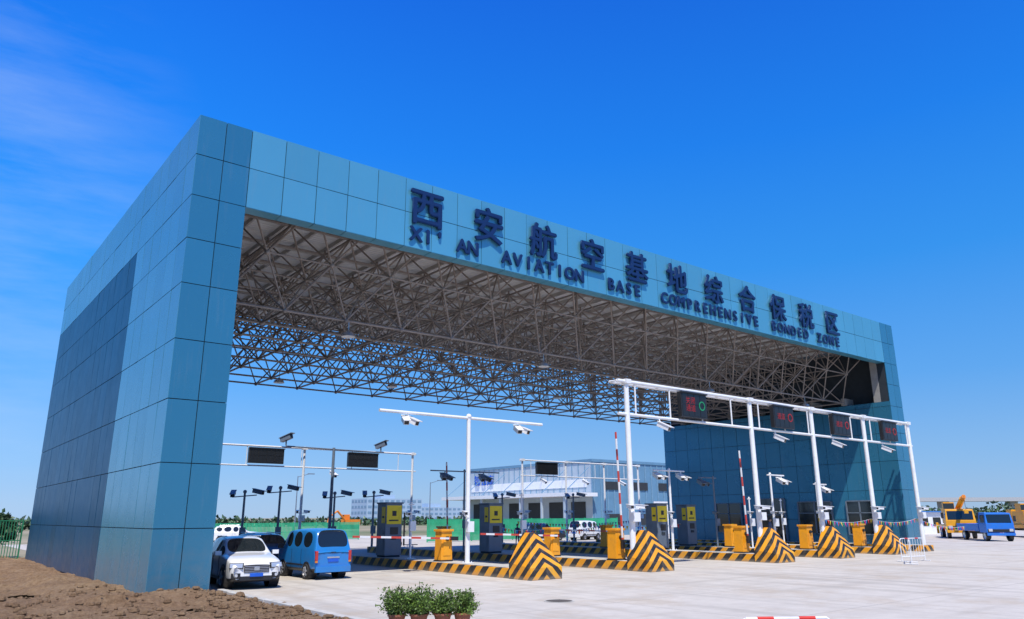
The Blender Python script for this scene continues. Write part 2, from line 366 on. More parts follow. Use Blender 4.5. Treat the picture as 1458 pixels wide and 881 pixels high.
# ---------------------------------------------------------------- islands, crash wedges
IS=[(13.7,-1.4,12),(20.4,-1.4,23),(30.0,-1.4,23),(36.1,-1.4,23),(42.4,-1.4,23),(47.6,-2.2,20)]
for k,(sx,ya,yb) in enumerate(IS):
    g=MB(); hw=.72 if k<5 else .6
    g.box(-hw,hw,0,yb-ya,0,.38,0); g.box(-hw+.12,hw-.12,.15,yb-ya-.15,.38,.40,1)
    g.obj('traffic_island',[M_curb,M_conc],bevel=.03,loc=(sx,ya,.002))
    if k<5:
        g=MB(); W=.80
        v=[(-W,-.8,0),(W,-.8,0),(W,.55,0),(-W,.55,0),(-W,-.8,.45),(W,-.8,.45),(W,.55,.60),(-W,.55,.60),(-.17,-.05,1.72),(.17,-.05,1.72),(.17,.45,1.72),(-.17,.45,1.72)]
        g.add(v,[(3,2,1,0),(0,1,5,4),(1,2,6,5),(2,3,7,6),(3,0,4,7),(4,5,9,8),(5,6,10,9),(6,7,11,10),(7,4,8,11),(8,9,10,11)])
        g.obj('crash_barrier_wedge',[M_chev],bevel=.02,loc=(sx,-1.96,.002))
def cabinet(x,y,h=2.6,w=.95,d=.9):
    e=empty('ticket_kiosk',(x,y,.402))
    g=MB(); g.box(-w/2,w/2,-d/2,d/2,.08,h,0); g.box(-w/2+.04,w/2-.04,-d/2+.04,d/2-.04,0,.08,3)
    g.box(-w/2-.04,w/2+.04,-d/2-.06,d/2+.04,h,h+.08,0)
    g.obj('housing',[M_dgray,M_ysign,M_black,M_gap],e,bevel=.02)
    g=MB(); g.box(-w/2+.05,w/2-.05,-d/2-.02,-d/2-.003,h-1.0,h-.08,1)
    g.box(-.2,.25,-d/2-.02,-d/2-.003,h-1.5,h-1.15,2); g.box(-.15,.15,-d/2-.03,-d/2-.003,h-1.75,h-1.6,3)
    g.box(-w/2-.015,-w/2-.003,-.28,.28,.3,h-1.3,0); g.box(-w/2-.02,-w/2-.003,-.38,-.05,h-.95,h-.15,1); g.box(-w/2-.026,-w/2-.021,-.33,-.12,h-.7,h-.6,2)
    g.box(-.12,.12,-d/2-.026,-d/2-.021,h-.6,h-.35,2); g.box(-.3,.25,-d/2-.026,-d/2-.021,h-.85,h-.78,2)
    g.obj('panels',[M_dgray,M_ysign,M_black,M_gap],e)
for x,y in ((13.7,9.5),(20.1,9.35),(30.0,5.8),(36.1,8.5)): cabinet(x,y)
def barrier(x,y,dirx=-1,raised=False,L=4.8,arm=True):
    e=empty('boom_barrier',(x,y,.402))
    g=MB(); g.box(-.3,.3,-.28,.28,.06,1.3,0,taper=.02); g.box(-.34,.34,-.32,.32,1.3,1.4,0); g.box(-.33,.33,-.31,.31,0,.06,1)
    g.box(-.2,.2,-.298,-.285,.25,.9,0); g.box(.12,.16,-.31,-.298,.55,.65,1)
    g.lathe((0,-.28,1.0),(0,-1,0),[(0,.09),(.1,.09),(.1,.001)],12,1)
    g.obj('housing',[M_yel,M_black],e,bevel=.025)
    if not arm: return
    g=MB(); g.box(-.35,L,-.025,.025,-.042,.042,0); g.box(-.5,-.1,-.05,.05,-.09,.09,1)
    o=g.obj('arm',[M_arm,M_black],e); o.location=(0,-.42,1.0)
    a=math.radians(88) if raised else math.radians(2)
    o.rotation_euler=(0,-a if dirx>0 else math.pi+a,0)
barrier(13.6,4.3,-1); barrier(20.1,-.3,-1,True); barrier(20.1,4.2,-1,False); barrier(29.9,-.2,-1,True,4.4); barrier(36.1,-.3,arm=False); barrier(42.3,-.3,arm=False); barrier(29.9,10,-1,False); barrier(20,14,-1,True,4.2); barrier(36.1,5,arm=False)
def camhead(g,p,d,m=0,mg=1,s=1.0):
    p=Vector(p); d=Vector(d).normalized(); u=d.cross(Vector((0,0,1))).normalized(); w_=u.cross(d)
    Mx=Matrix((( u.x,d.x,w_.x,p.x),(u.y,d.y,w_.y,p.y),(u.z,d.z,w_.z,p.z),(0,0,0,1)))
    g.box(-.09*s,.09*s,-.25*s,.25*s,-.08*s,.08*s,m,Mx); g.box(-.12*s,.12*s,-.28*s,.36*s,.085*s,.11*s,m,Mx); g.box(-.07*s,.07*s,.252*s,.27*s,-.06*s,.06*s,mg,Mx)
def tpole(x,y,H,a0,a1,mt,name='camera_pole',base=.402,r=.07,cams=(),dirn=(0,-1,-.45),box_=True):
    e=empty(name,(x,y,base)); g=MB()
    g.tube((0,0,.02),(0,0,H),r,12,0,r*.85); g.box(-.2,.2,-.2,.2,0,.025,0)
    for q in((-.13,-.13),(.13,-.13),(.13,.13),(-.13,.13)): g.tube((q[0],q[1],.02),(q[0],q[1],.08),.02,6,0)
    g.tube((a0,0,H-.05),(a1,0,H-.05),r*.62,10,0); g.sphere((0,0,H+.02),r*1.2,0,10)
    if box_: g.box(-.16,.16,-r-.16,-r+.01,1.3,1.75,0); g.tube((0,-.1,1.9),(-.3,-.15,2.0),.02,6,0); camhead(g,(-.3,-.2,2.1),(-.3,-1,-.1),0,1,.8)
    for cx in cams:
        g.tube((cx,0,H-.08),(cx,0,H-.28),.03,6,0); camhead(g,(cx-.16,-.05,H-.40),(dirn[0]-.35,dirn[1],dirn[2]),0,1,1.3); camhead(g,(cx+.16,-.05,H-.40),(dirn[0]+.35,dirn[1],dirn[2]),0,1,1.3)
    g.obj('mast',[mt,M_black],e,smooth=40)
tpole(13.6,2.4,6.35,-4.6,4.4,M_white,'lane_camera_pole',cams=(-3.2,3.0),r=.11)
tpole(29.7,4.4,4.6,-1.4,1.4,M_white,'lane_camera_pole',cams=(-1.0,1.1),r=.08)
tpole(35.9,1.6,4.4,-.3,1.5,M_white,'lane_camera_pole',cams=(1.2,),r=.07)
tpole(35.9,5.9,4.4,-1.5,.3,M_grayp,'lane_camera_pole',cams=(-1.2,),r=.06)
tpole(20.1,12,4.6,-2.4,2.6,M_grayp,'lane_camera_pole',cams=(-1.4,1.4),r=.06)
tpole(42.1,2.2,4.0,-.3,1.3,M_white,'lane_camera_pole',cams=(1.0,),r=.06)
for x,y,h in ((20.1,6.6,3.1),(13.6,7.2,2.6),(29.9,7.6,3.0),(36.1,3.4,3.0),(42.1,5,3.0)):
    tpole(x,y,h,-.15,.15,M_white,'intercom_post',cams=(),r=.05)
for x,h in ((11.6,4.0),(14.0,4.3),(18.0,4.0),(21.1,4.1),(33,4.1),(41,4.2)):
    e=empty('surveillance_camera_pole',(x,25,0)); g=MB(); g.tube((0,0,0),(0,0,h),.085,10,0,.07); g.tube((-.8,0,h-.35),(.8,0,h-.2),.035,8,0)
    g.box(-.16,.16,-.16,.16,.0,.3,0); g.box(-.2,.2,-.12,-.07,1.2,1.75,0)
    camhead(g,(.85,-.1,h+.0),(.7,-1,-.25),0,1,1.5); camhead(g,(-.8,-.1,h-.15),(-.5,-1,-.4),0,1,1.4); g.sphere((0,0,h),.13,0,10)
    g.obj('mast',[M_grayp,M_black],e,smooth=40)
def ledsign(g,x,y,z,w_,h):
    g.box(x-w_/2,x+w_/2,y-.12,y+.12,z-h/2,z+h/2,1); g.box(x-w_/2-.03,x+w_/2+.03,y-.2,y-.121,z+h/2-.05,z+h/2+.02,1)
    n=4
    for k in range(n):
        a=x-w_/2+.08+(w_-.16)*k/n; bq=x-w_/2+.08+(w_-.16)*(k+1)/n-.03
        for q in (0,1): g.box(a,bq,y-.135,y-.122,z-h/2+.07+q*(h/2-.05),z-h/2+.05+q*(h/2-.05)+h/2-.08,2)
M_face=mat('led_matrix',(.012,.012,.013),.35,0,.3,30)
def gantry(name,y,zt,zb,x0,x1,cols,signs,mt,sw,sh,beam=.07,lit=False,depth=.0):
    e=empty(name,(0,y,0)); g=MB()
    g.tube((x0,0,zt),(x1,0,zt),beam,10,0); g.tube((x0,0,zb),(x1,0,zb),beam*.8,10,0)
    if depth: 
        g.tube((x0,depth,zt),(x1,depth,zt),beam*.8,10,0); xx=x0
        while xx<x1: g.tube((xx,0,zt),(xx,depth,zt),beam*.5,6,0); xx+=1.6
    for c in cols:
        g.tube((c,0,.03),(c,0,zt+.12),beam*1.6,12,0,beam*1.35); g.box(c-.24,c+.24,-.24,.24,0,.03,0)
        g.box(c-.16,c+.16,-.2,.2,zt-.1,zt+.1,0)
        for a in range(4): 
            sx_=(-1,1)[a%2]; sy_=(-1,1)[a//2]; g.box(c+sx_*.16-.01,c+sx_*.16+.01,-.2 if sy_<0 else .1,-.1 if sy_<0 else .2,.03,.25,0)
        g.box(c-.2,c+.2,-.34,-.12,2.1,2.5,0); camhead(g,(c-.35,-.25,2.75),(-.4,-1,-.1),0,1,.9); camhead(g,(c+.35,-.25,2.75),(.4,-1,-.1),0,1,.9); g.tube((c-.4,-.2,2.65),(c+.4,-.2,2.65),.025,6,0)
    xx=x0+1.2
    while xx<x1: g.tube((xx,0,zb),(xx,0,zt),beam*.45,6,0); xx+=2.5 if depth else 4
    for sx_ in signs: ledsign(g,sx_,-.2,(zt+zb)/2,sw,sh)
    for c in cols[:-1]:
        camhead(g,(c+2.2,-.3,zb-.45),(.2,-1,-.5),0,1,1.3); g.tube((c+2.2,0,zb),(c+2.2,-.15,zb-.4),.03,6,0)
    g.obj('frame',[mt,M_black,M_face],e,smooth=40)
    if lit:
        for k,sx_ in enumerate(signs):
            c=bpy.data.curves.new('led_text','FONT'); c.body='关闭\n通道' if k==0 else '通道'; c.size=.38; c.align_x='CENTER'; c.align_y='CENTER'; c.materials.append(M_ledr)
            o=bpy.data.objects.new('led_text',c); o.location=(sx_-.3,-.34,(zt+zb)/2); o.rotation_euler=(math.pi/2,0,0); link(o,e)
            g=MB(); g.lathe((sx_+.6,-.337,(zt+zb)/2),(0,-1,0),[(0,.24),(.01,.24),(.01,.18),(0,.18)],16,0); g.obj('led_symbol',[M_ledg if k==0 else M_ledr],e)
    return e
gantry('lane_sign_gantry',-1.55,8.5,6.95,19.3,48.6,[19.9,29.7,35.9,42.1,48.3],[24.5,32.5,38.8,45.0],M_white,2.0,1.25,.09,True,.5)
def rearg(x0,x1,cols,signs): gantry('lane_sign_gantry',27,7.2,5.85,x0,x1,cols,signs,M_white,2.5,1.05,.065)
rearg(7,25.8,[16.4,25.5],[13.5,21.0]); rearg(36.6,52,[36.8,42,47,51.8],[39.5])
e=empty('camera_mast',(18.4,26.4,0)); g=MB(); g.tube((0,0,0),(0,0,7.3),.13,12,0,.1); camhead(g,(-3.6,0.2,7.8),(.5,-1,.35),0,1,1.8); g.tube((-3.6,.2,7.3),(-3.6,.2,7.75),.05,6,0)
camhead(g,(4.0,.2,7.7),(.5,-1,.35),0,1,1.8); g.tube((4,.2,7.2),(4,.2,7.65),.05,6,0); g.tube((-3.6,.2,7.25),(4,.2,7.15),.05,8,0)
g.obj('mast',[M_grayp,M_black],e,smooth=40)
# ---------------------------------------------------------------- vehicles
def vehicle(name,stations,paint,loc,rz,wheels,wr,halfw,glassfn,extras):
    e=empty(name,loc,rz); g=MB(); rings=[]
    for st in stations:
        y,zb,zbelt,zt,wl,wb,wt=st
        gh=zt-zbelt>.2
        zs=zb+(zbelt-zb)*.62
        half=[(0,zb),(wl*.88,zb),(wl*.97,zb+.09),(wl,zs),(wl*.985,zbelt-.04),(wb,zbelt),(wt+(.012 if gh else 0),zt-(.07 if gh else .012)),(wt*.93,zt-(.015 if gh else 0)),(wt*.5,zt+.02),(0,zt+.028)]
        rings.append([(x,y,z) for x,z in half]+[(-x,y,z) for x,z in half[-2:0:-1]])
    n=len(rings[0]); hn=9; fs=[];ms=[]
    for k in range(len(rings)-1):
        for i in range(n):
            fs.append((k*n+i,k*n+(i+1)%n,(k+1)*n+(i+1)%n,(k+1)*n+i)); ms.append(glassfn(k,i if i<hn else n-1-i))
    fs.append(tuple(range(n))); ms.append(0); fs.append(tuple(range((len(rings)-1)*n,len(rings)*n))[::-1]); ms.append(0)
    g.add([p for r_ in rings for p in r_],fs,ms)
    o=g.obj('body',[paint,M_glass,M_black],e,smooth=180,sub=2)
    me=o.data; cr=me.attributes.new('crease_edge','FLOAT','EDGE'); em={}
    for p in me.polygons:
        for ek in p.edge_keys: em.setdefault(ek,[]).append(p)
    for ed in me.edges:
        ps=em.get(tuple(sorted(ed.vertices)),[])
        if len(ps)==2 and 1 in(ps[0].material_index,ps[1].material_index) and ps[0].material_index!=ps[1].material_index: cr.data[ed.index].value=1.0
        elif len(ps)==2 and max(len(ps[0].vertices),len(ps[1].vertices))>4: cr.data[ed.index].value=.35
    g=MB()
    for (wy) in wheels:
        for sd in(-1,1):
            g.lathe((sd*(halfw-.02),wy,wr+.02),(sd,0,0),[(-.3,wr+.07),(.028,wr+.07),(.028,.001)],24,2)
            g.lathe((sd*(halfw-.15),wy,wr),(sd,0,0),[(0,wr*.6),(0,wr*.96),(.03,wr),(.16,wr),(.19,wr*.95),(.19,wr*.68),(.15,wr*.64),(.13,wr*.15),(.16,.001)],24,[0,0,0,0,0,1,2,1])
            for q in range(5):
                a=q*2*math.pi/5+.3; c=Vector((sd*(halfw+.025),wy,wr)); d=Vector((0,math.cos(a),math.sin(a)))
                g.tube(c+d*wr*.1,c+d*wr*.66,.035,6,1)
    g.obj('wheels',[M_rub,M_rim,M_black],e,smooth=40)
    g=MB(); extras(g); g.obj('trim',[M_black,M_lamp,M_rim,M_plate,M_tail,paint,M_glass,M_orange],e,bevel=.008)
    return e
suv=[(-2.36,.34,.72,.78,.74,.72,.60),(-2.28,.26,.84,.89,.84,.79,.66),(-2.05,.22,.94,1.0,.89,.84,.72),(-1.5,.22,1.0,1.08,.91,.87,.76),(-1.02,.22,1.04,1.12,.92,.89,.78),
 (-.92,.22,1.06,1.16,.92,.89,.76),(-.18,.22,1.08,1.60,.92,.89,.68),(-.10,.22,1.08,1.63,.92,.89,.68),(.40,.22,1.09,1.68,.92,.89,.68),(.50,.22,1.09,1.68,.92,.89,.68),(1.20,.22,1.11,1.66,.92,.89,.67),(1.30,.22,1.11,1.655,.92,.89,.67),(1.85,.22,1.14,1.58,.91,.87,.64),(2.15,.24,1.10,1.22,.90,.84,.70),(2.28,.30,1.0,1.05,.86,.80,.66),(2.32,.42,.8,.84,.78,.74,.6)]
def gsuv(k,i):
    if i==5 and k in(5,7,9,11): return 1
    if i in(7,8) and k in(5,12): return 1
    if i in(0,1): return 2
    return 0
def exsuv(g):
    g.box(-.42,.42,-2.39,-2.27,.56,.79,0)
    for q in range(4): g.box(-.40,.40,-2.403,-2.385,.585+q*.052,.603+q*.052,2)
    g.box(-.09,.09,-2.415,-2.385,.62,.74,2)
    for sd in(-1,1):
        Mx=Matrix.Translation((sd*.65,-2.27,.77))@Matrix.Rotation(sd*.40,4,'Z')@Matrix.Rotation(-.25,4,'X')
        g.box(-.21,.21,-.07,.06,-.075,.075,1,Mx); g.box(-.23,.23,-.05,.07,-.095,.095,0,Mx)
        Mx=Matrix.Translation((sd*.66,-2.31,.46))@Matrix.Rotation(sd*.35,4,'Z')
        g.box(-.15,.15,-.06,.05,-.085,.085,0,Mx); g.lathe((sd*.66,-2.375,.47),(0,-1,0),[(0,.055),(.015,.055),(.015,.001)],12,1)
        g.box(sd*1.0-.11,sd*1.0+.11,-.86,-.74,1.08,1.22,5); g.box(sd*.9-.05,sd*.9+.05,-.83,-.79,1.08,1.12,0)
        g.tube((sd*.60,-.1,1.70),(sd*.60,1.6,1.68),.02,6,2)
        g.box(sd*.92-.012,sd*.92+.012,-1.0,.95,.28,.38,0)
        g.box(sd*.925-.008,sd*.925+.012,.15,.33,.93,.96,2)
        g.box(sd*.915-.008,sd*.915+.008,.43,.445,.40,1.05,0); g.box(sd*.915-.008,sd*.915+.008,-.62,-.605,.40,1.04,0)
        g.box(sd*.78-.12,sd*.78+.12,2.2,2.3,.85,1.05,4)
    g.box(-.55,.55,-2.385,-2.24,.30,.44,0); g.box(-.22,.22,-2.43,-2.38,.42,.53,3)
vehicle('parked_suv',suv,M_whiter,(3.95,3.1,0),math.radians(-7),(-1.42,1.38),.36,.92,gsuv,exsuv)
vehicle('parked_car',suv,M_dblue,(7.0,10.2,0),math.radians(180),(-1.42,1.38),.36,.92,gsuv,exsuv)
van=[(-1.90,.40,.80,.84,.70,.68,.60),(-1.84,.30,.98,1.03,.77,.75,.66),(-1.62,.25,1.10,1.16,.78,.76,.68),(-1.55,.25,1.12,1.20,.78,.765,.68),(-1.05,.25,1.16,1.80,.78,.765,.66),(-.95,.25,1.16,1.83,.78,.765,.67),(-.38,.25,1.17,1.88,.78,.765,.67),(-.28,.25,1.17,1.89,.78,.765,.67),(.53,.25,1.17,1.90,.78,.765,.67),(.63,.25,1.17,1.90,.78,.765,.67),(1.50,.25,1.17,1.87,.78,.765,.66),(1.66,.25,1.17,1.84,.78,.76,.65),(1.86,.28,1.12,1.20,.785,.76,.72),(1.90,.32,.95,1.0,.77,.75,.72)]
def gvan(k,i):
    if i==5 and k in(3,5,7,9): return 1
    if i in(7,8) and k in (3,11): return 1
    if i in(0,1): return 2
    return 0
def exvan(g):
    g.box(-.74,.74,1.86,1.98,.28,.50,5); g.box(-.22,.22,1.90,1.93,.66,.78,3); g.box(-.26,.26,1.90,1.925,.80,.86,2)
    for sd in(-1,1):
        g.box(sd*.71-.055,sd*.71+.055,1.80,1.935,.72,1.08,4); g.box(sd*.71-.05,sd*.71+.05,1.80,1.94,.64,.71,7)
        g.box(sd*.90-.10,sd*.90+.10,-1.30,-1.2,1.12,1.30,0)
        g.box(sd*.785-.008,sd*.785+.01,-.85,.8,.50,.56,0)
        g.box(sd*.58-.14,sd*.58+.14,-1.93,-1.8,.72,.92,1)
        for q in (-.35,.59): g.box(sd*.781-.004,sd*.781+.006,q-.008,q+.008,.35,1.12,0)
    g.box(-.4,.4,-1.93,-1.84,.5,.62,0); g.box(-.10,.10,1.90,1.93,1.0,1.04,0)
vehicle('parked_van',van,M_blueC,(7.55,4.9,0),math.radians(180),(-1.2,1.15),.29,.78,gvan,exvan)
vehicle('parked_van',van,M_whiter,(50,33,0),math.radians(100),(-1.2,1.15),.29,.78,gvan,exvan)
vehicle('parked_car',suv,M_dblue,(45,34,0),math.radians(80),(-1.42,1.38),.36,.92,gsuv,exsuv)
vehicle('parked_car',suv,M_whiter,(19,47,0),math.radians(70),(-1.42,1.38),.36,.92,gsuv,exsuv)
def truck(name,loc,rz,paint,kind,scl=1):
    e=empty(name,loc,rz); e.scale=(scl,)*3; g=MB()
    W=1.15
    g.box(-W,W,-3.2,-1.7,.75,1.5,0)
    v=[(-W,-3.2,1.5),(W,-3.2,1.5),(W,-1.7,1.5),(-W,-1.7,1.5),(-W+.1,-3.0,2.45),(W-.1,-3.0,2.45),(W-.1,-1.75,2.5),(-W+.1,-1.75,2.5)]
    g.add(v,[(4,5,6,7),(0,1,5,4),(1,2,6,5),(2,3,7,6),(3,0,4,7)],0)
    g.box(-W+.08,W-.08,-3.26,-3.2,.8,1.05,1); g.box(-W,W,-3.3,-3.1,.5,.72,0)
    Mx=Matrix.Translation((0,-3.11,1.97))@Matrix.Rotation(-.21,4,'X'); g.box(-.98,.98,-.02,.01,-.38,.36,3,Mx)
    for sd in(-1,1):
        v=[(sd*1.16,-2.95,1.6),(sd*1.16,-1.95,1.6),(sd*1.085,-1.95,2.28),(sd*1.085,-2.85,2.28),(sd*1.0,-2.95,1.6),(sd*1.0,-1.95,1.6),(sd*1.0,-1.95,2.28),(sd*1.0,-2.85,2.28)]
        g.add(v,[(0,1,2,3),(4,7,6,5),(0,4,5,1),(2,6,7,3),(1,5,6,2),(0,3,7,4)],3)
        g.box(sd*.85-.16,sd*.85+.16,-3.29,-3.2,.85,1.08,4); g.box(sd*1.35-.1,sd*1.35+.1,-3.1,-3.0,1.7,2.2,1)
        g.box(sd*.45-.06,sd*.45+.06,-1.7,3.4,.6,.8,1)
        for wy in((-2.5,2.0,3.0) if kind=='crane' else(-2.5,2.1)):
            g.lathe((sd*.82,wy,.45),(sd,0,0),[(0,.25),(0,.45),(.28,.45),(.3,.42),(.3,.26),(.22,.2),(.24,.001)],20,[1,1,1,1,4,4])
    if kind=='cargo':
        g.box(-W,W,-1.55,3.4,.85,.95,0)
        for sd in(-1,1): g.box(sd*W-.03,sd*W+.03,-1.55,3.4,.952,1.5,0)
        g.box(-W+.04,W-.04,-1.58,-1.52,.955,1.9,0); g.box(-W+.04,W-.04,3.34,3.4,.955,1.5,0)
    else:
        g.box(-W,W,-1.6,4.2,.85,1.15,0); g.box(-.9,.9,-1.2,1.4,1.152,2.4,0); g.box(-.95,-.1,-1.0,.3,2.41,3.1,0); g.box(-.97,-.12,-1.02,-.99,2.5,3.0,3)
        g.tube((.3,1.6,2.3),(.3,-3.9,3.35),.24,8,0); g.tube((.3,-3.9,3.35),(.3,-5.0,3.5),.17,8,2); g.tube((.3,1.0,1.6),(.3,-1.4,2.8),.1,8,4)
        g.cbox((0,2.2,1.9),(1.7,1.2,1.3),0); g.tube((.3,-5,3.5),(.3,-5.05,2.4),.02,5,1); g.box(.15,.45,-5.2,-4.9,2.1,2.4,0)
        for sd in(-1,1): g.box(sd*1.25-.1,sd*1.25+.1,3.6,3.8,.3,1.3,0)
    g.obj('truck_body',[paint,M_black,M_orange if kind=='crane' else M_white,M_glass,M_lamp],e,bevel=.04)
truck('cargo_truck',(73.6,4.0,0),math.radians(-48),mat('truck_blue',(.015,.16,.60),.35,0,.05,2,dirt=.15),'cargo')
M_ty=mat('truck_yellow',(.82,.38,.015),.4,0,.06,2,dirt=.2)
truck('crane_truck',(80.5,9.2,0),math.radians(-62),M_ty,'crane',1.15)
truck('crane_truck',(87.5,4.8,0),math.radians(-50),M_ty,'crane',1.1)
def tractor(loc,rz):
    e=empty('forklift_truck',loc,rz); g=MB()
    g.box(-.5,.5,-.6,1.1,.35,.95,0); g.box(-.45,.45,.5,1.15,.952,1.3,0); g.box(-.3,.3,.0,.4,.955,1.1,1); g.box(-.3,.3,.38,.48,1.1,1.5,1)
    for sx_ in(-.45,.45):
        for yy,yt in((-.5,-.25),(.95,.75)): g.tube((sx_,yy,.95),(sx_,yt,2.05),.035,6,1)
        g.box(sx_-.06,sx_+.06,-.85,-.72,.15,2.7,1); g.box(sx_*.6-.05,sx_*.6+.05,-1.9,-.86,.18,.23,1)
        for wy,wr_ in((-.35,.3),(.8,.26)):
            sd=1 if sx_>0 else -1; g.lathe((sd*.38,wy,wr_),(sd,0,0),[(0,wr_*.5),(0,wr_),(.2,wr_),(.2,wr_*.55),(.16,.001)],16,[2,2,2,0])
    g.box(-.52,.52,-.35,.85,2.05,2.12,0); g.box(-.5,.5,-.9,-.86,1.2,1.28,1)
    g.obj('machine',[M_red,M_black,M_rub],e,bevel=.02)
tractor((25.5,29.5,0),math.radians(60))
def excav(loc,rz):
    e=empty('excavator',loc,rz); g=MB()
    for sd in(-1,1): g.box(sd*.95-.25,sd*.95+.25,-1.7,1.7,.0,.75,1)
    g.box(-1.2,1.2,-1.2,1.9,.9,1.9,0); g.box(-.6,.6,-.6,.6,.7,.9,1); g.box(-1.15,-.25,-1.2,.3,1.902,2.9,0); g.box(-1.17,-.23,-1.22,-1.19,2.0,2.8,2)
    g.tube((.2,-1,1.6),(.2,-3.2,3.6),.22,8,0); g.tube((.2,-3.2,3.6),(.2,-5.2,2.3),.17,8,0); g.tube((.2,-5.2,2.3),(.2,-5.5,1.2),.14,8,0)
    g.lathe((-.3,-5.3,.9),(1,0,0),[(0,.001),(0,.55),(1.0,.55),(1,.001)],8,1)
    g.obj('machine',[M_orange,M_black,M_glass],e,bevel=.03)
excav((68,122,0),math.radians(-80))
# ---------------------------------------------------------------- people
def person(loc,rz,shirt,pants,hat,arms=0):
    e=empty('worker',loc,rz)
    J={'pel':(0,0,.95,.13),'wa':(0,0,1.1,.125),'ch':(0,0,1.32,.155),'nk':(0,-.01,1.48,.06),'hb':(0,-.01,1.56,.06)}
    seq=[('pel','wa'),('wa','ch'),('ch','nk'),('nk','hb')]
    for sd,nm in((-1,'l'),(1,'r')):
        J['hp'+nm]=(sd*.10,0,.88,.095); J['kn'+nm]=(sd*.11,-.05*(1+sd*.7),.48,.062); J['an'+nm]=(sd*.115,.05*sd,.09,.042); J['to'+nm]=(sd*.13,-.13+.05*sd,.04,.04)
        J['sh'+nm]=(sd*.19,0,1.40,.062); J['el'+nm]=(sd*.26,.02-.1*arms,1.12,.045); J['wr'+nm]=(sd*.25,-.10-.25*arms,.88+.18*arms,.032); J['ha'+nm]=(sd*.245,-.14-.3*arms,.79+.22*arms,.036)
        seq+=[('pel','hp'+nm),('hp'+nm,'kn'+nm),('kn'+nm,'an'+nm),('an'+nm,'to'+nm),('ch','sh'+nm),('sh'+nm,'el'+nm),('el'+nm,'wr'+nm),('wr'+nm,'ha'+nm)]
    ks=list(J); me=bpy.data.meshes.new('figure'); me.from_pydata([J[k][:3] for k in ks],[(ks.index(a),ks.index(b_)) for a,b_ in seq],[])
    o=bpy.data.objects.new('figure',me); link(o,e); sm=o.modifiers.new('skin','SKIN'); o.modifiers.new('sub','SUBSURF').levels=1; o.modifiers['sub'].render_levels=1
    for i,k in enumerate(ks): me.skin_vertices[0].data[i].radius=(J[k][3],J[k][3]*.85)
    me.skin_vertices[0].data[0].use_root=True; sm.use_smooth_shade=True
    m,t,b_=newmat('clothes'); tc=t.n('ShaderNodeTexCoord').outputs['Object']; sp=t.n('ShaderNodeSeparateXYZ'); t.l(tc,sp.inputs[0])
    z=t.math('MULTIPLY',sp.outputs[2],.5); c=t.ramp(z,[(0,(.03,.025,.02)),(.05,pants),(.475,shirt),(.745,(.45,.26,.17))],'CONSTANT')
    ax=t.math('ABSOLUTE',sp.outputs[0]); hand=t.math('MULTIPLY',t.math('GREATER_THAN',ax,.205),t.math('LESS_THAN',sp.outputs[2],.90+.18*arms))
    c=t.mix(hand,c,(.45,.26,.17)); t.l(c,b_.inputs['Base Color']); b_.inputs['Roughness'].default_value=.8; me.materials.append(m)
    g=MB(); g.sphere((0,-.02,1.64),.105,0,14,(.82,.95,1.15)); g.sphere((0,-.125,1.625),.02,0,6)
    for sd in(-1,1): g.sphere((sd*.035,-.112,1.655),.012,1,6); g.sphere((sd*.088,-.02,1.64),.022,0,6,(.5,1,1.4))
    g.box(-.03,.03,-.118,-.108,1.575,1.583,1)
    g.sphere((0,0,1.68),.112,1 if not hat else 2,14,(.9,1.02,.85))
    if hat: g.lathe((0,-.01,1.685),(0,0,1),[(0,.10),(0,.15),(.012,.15),(.03,.10)],16,2)
    g.obj('head',[mat('skin',(.45,.26,.17),.6),M_black,M_ysign if hat else M_black],e,smooth=60)
OR=(.80,.16,.02); NV=(.03,.05,.12)
person((24.2,26.5,0),math.radians(30),OR,NV,True); person((34.2,24.5,0),math.radians(-60),(.04,.05,.09),NV,False); person((33.0,25.2,0),math.radians(80),NV,(.05,.05,.05),False,1)
person((42.1,6,.402),math.radians(20),(.10,.12,.2),NV,False,1); person((43.3,10,0),math.radians(60),(.5,.05,.04),NV,True); person((31.8,18,0),math.radians(10),(.6,.6,.6),NV,False)
# ---------------------------------------------------------------- fences, bunting, barricades
def fence(name,x0,y0,x1,y1,h,mt,sp_=2.5,sw=.02,cap=None):
    L=math.hypot(x1-x0,y1-y0); e=empty(name,(x0,y0,0),math.atan2(y1-y0,x1-x0)); g=MB(); n=int(L/sp_)
    for i in range(n+1): g.box(i*L/n-.04,i*L/n+.04,-.04,.04,0,h+.08,0)
    for z in(.12,h*.5,h): g.box(0,L,-.02,.02,z-.025,z+.025,0)
    k=int(L/.14)
    for i in range(k): g.box(i*L/k-sw,i*L/k+sw,-.01,.01,.1,h,0)
    g.obj('mesh_panels',[mt],e)
M_green=mat('fence_green',(.02,.20,.09),.5,0,.15,2); M_net=mat('green_net',(.03,.40,.20),.8,0,.2,1)
fence('green_fence',-22,28.5,-.2,28.5,2.25,M_green); fence('green_fence',34,38,60,38,2.1,M_net,2.5,.058); fence('green_fence',14,52,34,52,1.8,M_net,2.5,.05); fence('green_fence',62,30,100,20,1.8,M_net,2.5,.04)
